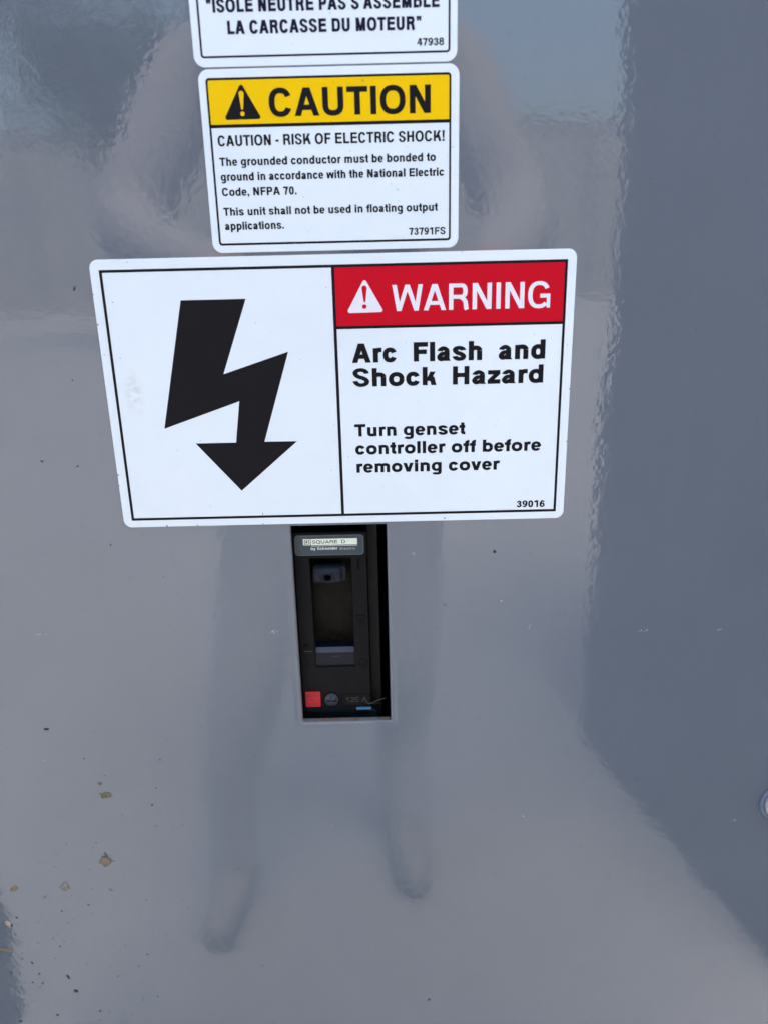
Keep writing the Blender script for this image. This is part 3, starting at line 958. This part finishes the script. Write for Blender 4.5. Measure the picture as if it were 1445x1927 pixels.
def specks(name, label, items, mat, y=0.0):
    bm = bmesh.new()
    for x, v, s, el, a in items:
        n0 = len(bm.verts)
        r = bmesh.ops.create_icosphere(bm, subdivisions=1, radius=1)
        ca, sa = math.cos(a), math.sin(a)
        for q in r['verts']:
            k = random.uniform(.7, 1.25)
            p, w = q.co.x*s/2*el*k, q.co.z*s/2*k
            q.co = Vector(W(x + p*ca - w*sa, y + q.co.y*s*.3, v + p*sa + w*ca))
    o = link(name, mesh_from_bm(name, bm, True), mat)
    return tag(o, label, 'dirt', kind='stuff')

dots = [(-142.9, -215.2, .5), (-107.9, -216.7, .4), (-114.5, -241.7, .6), (-114.2, -253.8, .3), (-158.6, -263.7, .3), (-167.2, -304.4, .6),
        (-190.3, -308.2, .55), (-171.5, -327.3, .5), (-175.2, -335, .4), (-187.5, -338, .6), (-199.4, -344, .4), (-185.1, -345.3, .7),
        (-189.6, -351.2, .5), (-184.3, -351.8, .5), (-180.1, -374, .7), (-200.3, -377.9, .9), (-157.2, -371.8, .5), (-77, -280.6, .4),
        (-132.9, -341.6, .4), (-144.7, -348.1, .4), (-125.8, -362.6, .4), (-127.6, -333.7, .4), (-153.2, -301, .4), (-123.9, -298.5, .4),
        (44.9, -116.8, .75), (-125.3, -75.5, .4), (-139.4, -73.2, .4), (-122.2, -40.9, .35), (-101.7, -45.4, .45), (-116.3, -6.4, .5),
        (16.2, -368.3, .95), (-157.9, -199, .8), (-116.5, -110, .4), (-96, -125, .3), (24, -141, .35)]
random.seed(21)
items = [(x, v, s*1.75, random.uniform(1, 2.2), random.uniform(0, 3.1)) for x, v, s in dots]
for k in range(150):        # thick towards the lower left
    u, w = random.random()**1.7, random.random()**1.6
    items.append((-212 + 150*u, -385 + 190*w, random.uniform(.2, .5), random.uniform(1, 3), random.uniform(0, 3.1)))
for k in range(120):        # scattered everywhere
    x, v = random.uniform(-210, 195), random.uniform(-388, 86)
    if -112 < x < 76 and -103 < v < 5 or -65 < x < 30 and v > 0 or OX0-4 < x < OX1+4 and OV0-4 < v < OV1+4:
        continue
    items.append((x, v, random.uniform(.18, .38), random.uniform(1, 2), random.uniform(0, 3.1)))
specks('dirt_specks', 'fine black dirt specks scattered over the grey paint', items, M['dark_seed'])
chips = []
for cx, cv, n in ((-153.2, -151, 4), (-51.3, -152.4, 6), (110.9, -155.3, 5), (143.9, -155.6, 3), (10.5, -117, 2), (-161, -215.5, 1), (62, -253, 1), (165, -258, 1),
                  (-30, -256, 1), (-46, -101, 0), (100, -224, 1), (45, -140, 1), (60, -152, 2)):
    for k in range(n):
        chips.append((cx + random.gauss(0, 1.3), cv + random.gauss(0, .35), random.uniform(.3, .6), random.uniform(1, 2.8), random.uniform(-.5, .6)))
nicks = [(x, v, sz*.75, random.uniform(1.2, 2.4), random.uniform(0, 3.1)) for x, v, sz in (
    (-109.4, -8.6, .5), (-109.2, -19.9, .7), (-108.2, -31.3, .4), (-109.5, -48.8, .5), (-109.2, -79.6, .6), (-109.3, -84.2, .5), (-91.8, -102.0, .8),
    (-79, -102.0, .6), (-51.5, -97.6, .6), (-51.7, -102.0, .5), (-102.4, -11.7, .4), (-32.4, -34.8, .35), (72.8, -48.6, .6), (72.8, -69.8, .5), (23.7, -101.2, .8),
    (6.2, 25.5, .5), (-5.1, 61.0, .55), (26.4, 39.2, .4), (4.1, 27.4, .35), (-84, -70, .3), (-30, -80, .3), (40, -60, .3), (-95, 2.6, .5), (30, 3.4, .5))]
specks('decal_nicks', 'tiny grey nicks and grit specks on the white decals', nicks, M['flake'], -T)
specks('paint_chips', 'small pale chips and scuffs in the grey paint', chips, M['chip'])

# ------------------------------------------------------------------ what the gloss reflects: neighbour cabinet, photographer, far wall
def neighbour():
    m = new_mat('dark_slate_paint', (0.055, 0.063, 0.075), 0.5)
    LK(m, mixcol(m, noise_tex(m, coords(m), 3.0, 5.0), (0.09, 0.094, 0.098), (0.125, 0.13, 0.134)), bsdf(m).inputs['Base Color'])
    t = thing('neighbouring_cabinet', 'tall dark slate cabinet standing opposite, mirrored in the grey gloss paint', 'cabinet')
    ang = math.atan2(0.165, 0.66)
    bm = bmesh.new()
    base = [(0.474, -1.365), (0.66, -0.62), (1.9, -0.93), (1.714, -1.675)]
    a = [bm.verts.new((x, y, 0)) for x, y in base]; b = [bm.verts.new((x, y, 1.95)) for x, y in base]
    for i in range(4):
        bm.faces.new((a[i], a[(i+1) % 4], b[(i+1) % 4], b[i]))
    bm.faces.new(a); bm.faces.new(b)
    bmesh.ops.bevel(bm, geom=bm.edges[:], offset=.012, segments=2, affect='EDGES')
    link('body', mesh_from_bm('body', bm), m, t)
    bm = bmesh.new()
    cx, cy = sum(p[0] for p in base)/4, sum(p[1] for p in base)/4
    r = [(cx+(x-cx)*1.04, cy+(y-cy)*1.06) for x, y in base]
    a = [bm.verts.new((x, y, 1.94)) for x, y in r]; b = [bm.verts.new((x, y, 2.0)) for x, y in r]
    for i in range(4):
        bm.faces.new((a[i], a[(i+1) % 4], b[(i+1) % 4], b[i]))
    bm.faces.new(a); bm.faces.new(b)
    link('lid', mesh_from_bm('lid', bm), m, t)
neighbour()

def far_wall():
    m = new_mat('weathered_block_wall', (0.33, 0.32, 0.30), 0.9)
    LK(m, mixcol(m, noise_tex(m, coords(m), .8, 6.0, .6), (0.27, 0.265, 0.255), (0.41, 0.395, 0.38)), bsdf(m).inputs['Base Color'])
    bm = bmesh.new()
    bmesh.ops.create_cube(bm, size=1, matrix=Matrix.Translation((0, -22.5, 2.3)) @ Matrix.Diagonal((60, .4, 4.6, 1)))
    bmesh.ops.create_cube(bm, size=1, matrix=Matrix.Translation((0, -22.5, 4.66)) @ Matrix.Diagonal((60.2, .56, .12, 1)))
    for k in range(16):
        bmesh.ops.create_cube(bm, size=1, matrix=Matrix.Translation((-30 + k*4, -22.25, 2.2)) @ Matrix.Diagonal((.5, .3, 4.4, 1)))
    tag(link('boundary_wall', mesh_from_bm('boundary_wall', bm), m), 'long weathered block wall with piers far behind the photographer', 'wall')
far_wall()

def photographer():
    mats = [new_mat('grey_shirt', (0.33, 0.31, 0.31), .9), new_mat('stone_trousers', (0.58, 0.58, 0.59), .9),
            new_mat('skin', (0.42, 0.26, 0.19), .5), new_mat('brown_hair', (0.03, 0.02, 0.015), .6), new_mat('dark_boot', (0.30, 0.29, 0.28), .8)]
    V, E, Rr = [], [], []
    def add(p, r, parent=None):
        V.append(p); Rr.append(r if isinstance(r, tuple) else (r, r))
        if parent is not None: E.append((parent, len(V)-1))
        return len(V)-1
    X, Y = -0.08, -0.92
    pel = add((X, Y, .96), (.155, .11))
    wst = add((X, Y, 1.10), (.145, .10), pel)
    chs = add((X, Y+.01, 1.30), (.17, .11), wst)
    shd = add((X, Y, 1.44), (.11, .085), chs)
    nek = add((X, Y+.02, 1.53), .055, shd)
    hd0 = add((X, Y+.05, 1.60), (.068, .080), nek)
    hd1 = add((X, Y+.05, 1.68), (.078, .095), hd0)
    add((X, Y+.04, 1.755), (.050, .060), hd1)
    add((X, Y+.155, 1.64), .014, hd0)                                  # nose
    for s, foot in ((-1, (-.30, -.84)), (1, (0.02, -.95))):
        hip = add((X+s*.095, Y, .88), .095, pel)
        kx, ky = (X+s*.1+foot[0])/2, (Y+foot[1])/2+.04
        kn = add((kx, ky, .49), .066, hip)
        ca = add((foot[0]*.8+kx*.2, foot[1]-.01, .30), .058, kn)
        an = add((foot[0], foot[1]-.03, .10), .045, ca)
        hl = add((foot[0], foot[1]-.03, .045), .044, an)
        add((foot[0]+s*.02, foot[1]+.13, .038), (.045, .032), hl)
    for s in (-1, 1):
        sh = add((X+s*.185, Y+.01, 1.415), .068, shd)
        el = add((X+s*.275, Y+.10, 1.20), .054, sh)
        wr = add((s*.085, -.50, 1.105), .029, el)
        pm = add((s*.060, -.425, 1.115), (.030, .020), wr)
        for k in range(4):                                             # fingers wrap the phone's edge
            z = 1.135 - k*.019
            f0 = add((s*.050, -.395, z), .0088, pm)
            f1 = add((s*.047, -.372, z+.004), .0080, f0)
            add((s*.028, -.364, z+.006), .0072, f1)
        t0 = add((s*.045, -.43, 1.150), .0095, pm)
        add((s*.020, -.412, 1.165), .0085, t0)
    me = bpy.data.meshes.new('person')
    me.from_pydata(V, E, [])
    o = bpy.data.objects.new('person', me)
    scene.collection.objects.link(o)
    sk = o.modifiers.new('skin', 'SKIN')
    for i, d in enumerate(me.skin_vertices[0].data):
        d.radius = Rr[i]
        d.use_root = (i == 0)
    sb = o.modifiers.new('sub', 'SUBSURF'); sb.levels = sb.render_levels = 2
    bpy.context.view_layer.update()
    ev = bpy.data.meshes.new_from_object(o.evaluated_get(bpy.context.evaluated_depsgraph_get()))
    o.modifiers.clear()
    o.data = ev
    for m in mats: ev.materials.append(m)
    for p in ev.polygons:
        c = p.center; p.use_smooth = True
        if c.z > 1.66 and c.y < Y+.09 or c.z > 1.72: i = 3
        elif c.z > 1.50: i = 2
        elif c.y > -.60: i = 2
        elif c.z > .98 or (abs(c.x-X) > .2 and c.z > 1.0): i = 0
        elif c.z > .085: i = 1
        else: i = 4
        p.material_index = i
    tag(o, 'person in pale shirt and stone trousers with phone raised, mirrored in the paint', 'person')
    # the phone, held upright and tipped like the picture
    pt = thing('smartphone', 'dark smartphone held up in both hands by the person', 'phone')
    bm = bmesh.new()
    bmesh.ops.create_cube(bm, size=1, matrix=Matrix.Translation((0.0, -.385, 1.125)) @ Matrix.Rotation(-pitch, 4, 'X') @ Matrix.Diagonal((.072, .008, .148, 1)))
    bmesh.ops.bevel(bm, geom=bm.edges[:], offset=.003, segments=3, affect='EDGES')
    link('phone_body', mesh_from_bm('phone_body', bm), new_mat('phone_black', (.02, .02, .022), .3), pt)
    bm = bmesh.new()
    bmesh.ops.create_cube(bm, size=1, matrix=Matrix.Translation((0.0, -.385, 1.125)) @ Matrix.Rotation(-pitch, 4, 'X') @ Matrix.Translation((.015, .0055, .052)) @ Matrix.Diagonal((.036, .005, .036, 1)))
    bmesh.ops.bevel(bm, geom=bm.edges[:], offset=.0015, segments=2, affect='EDGES')
    link('camera_bump', mesh_from_bm('camera_bump', bm), new_mat('phone_glass', (.01, .01, .012), .08), pt)
photographer()

def far_tree():
    t = thing('shade_tree', 'broad leafy tree standing before the far block wall', 'tree')
    bark = new_mat('grey_bark', (0.09, 0.075, 0.06), .9)
    leaf = new_mat('leaf_green', (0.06, 0.085, 0.035), .6)
    LK(leaf, mixcol(leaf, noise_tex(leaf, coords(leaf), 1.5, 3.0), (0.09, 0.115, 0.065), (0.17, 0.20, 0.12)), bsdf(leaf).inputs['Base Color'])
    random.seed(5)
    bx, by = -3.6, -12.0
    bm = bmesh.new()
    def limb(p, q, r0, r1, n=8):
        d = (q-p).normalized(); a = d.orthogonal().normalized(); b = d.cross(a)
        A = [bm.verts.new(p+(a*math.cos(k*2*math.pi/n)+b*math.sin(k*2*math.pi/n))*r0) for k in range(n)]
        B = [bm.verts.new(q+(a*math.cos(k*2*math.pi/n)+b*math.sin(k*2*math.pi/n))*r1) for k in range(n)]
        for k in range(n):
            bm.faces.new((A[k], A[(k+1) % n], B[(k+1) % n], B[k]))
    top = Vector((bx+.1, by, 2.6))
    limb(Vector((bx, by, -.05)), Vector((bx+.05, by, 1.4)), .19, .15); limb(Vector((bx+.05, by, 1.35)), top, .15, .12)
    tips = []
    for k in range(11):
        a = k*2*math.pi/11 + random.uniform(-.2, .2)
        q = top + Vector((math.cos(a)*random.uniform(.7, 1.5), math.sin(a)*random.uniform(.7, 1.5), random.uniform(.3, 2.6)))
        limb(top-Vector((0, 0, .1)), q, .08, .03, 6); tips.append(q)
        for j in range(3):
            r = q + Vector((random.uniform(-.8, .8), random.uniform(-.8, .8), random.uniform(-.2, .9)))
            limb(q, r, .03, .012, 5); tips.append(r)
    link('trunk', mesh_from_bm('trunk', bm, True), bark, t)
    V, F = [], []
    for q in tips:
        for k in range(130):
            c = q + Vector((random.gauss(0, .36), random.gauss(0, .36), random.gauss(0, .30)))
            u = Vector((random.gauss(0, 1), random.gauss(0, 1), random.gauss(0, 1))).normalized()
            w = u.orthogonal().normalized(); s = random.uniform(.05, .10)
            n = len(V)
            V += [c-u*s, c+w*s*.5, c+u*s, c-w*s*.5]; F.append((n, n+1, n+2, n+3))
    me = bpy.data.meshes.new('crown'); me.from_pydata(V, [], F)
    link('crown', me, leaf, t)
far_tree()
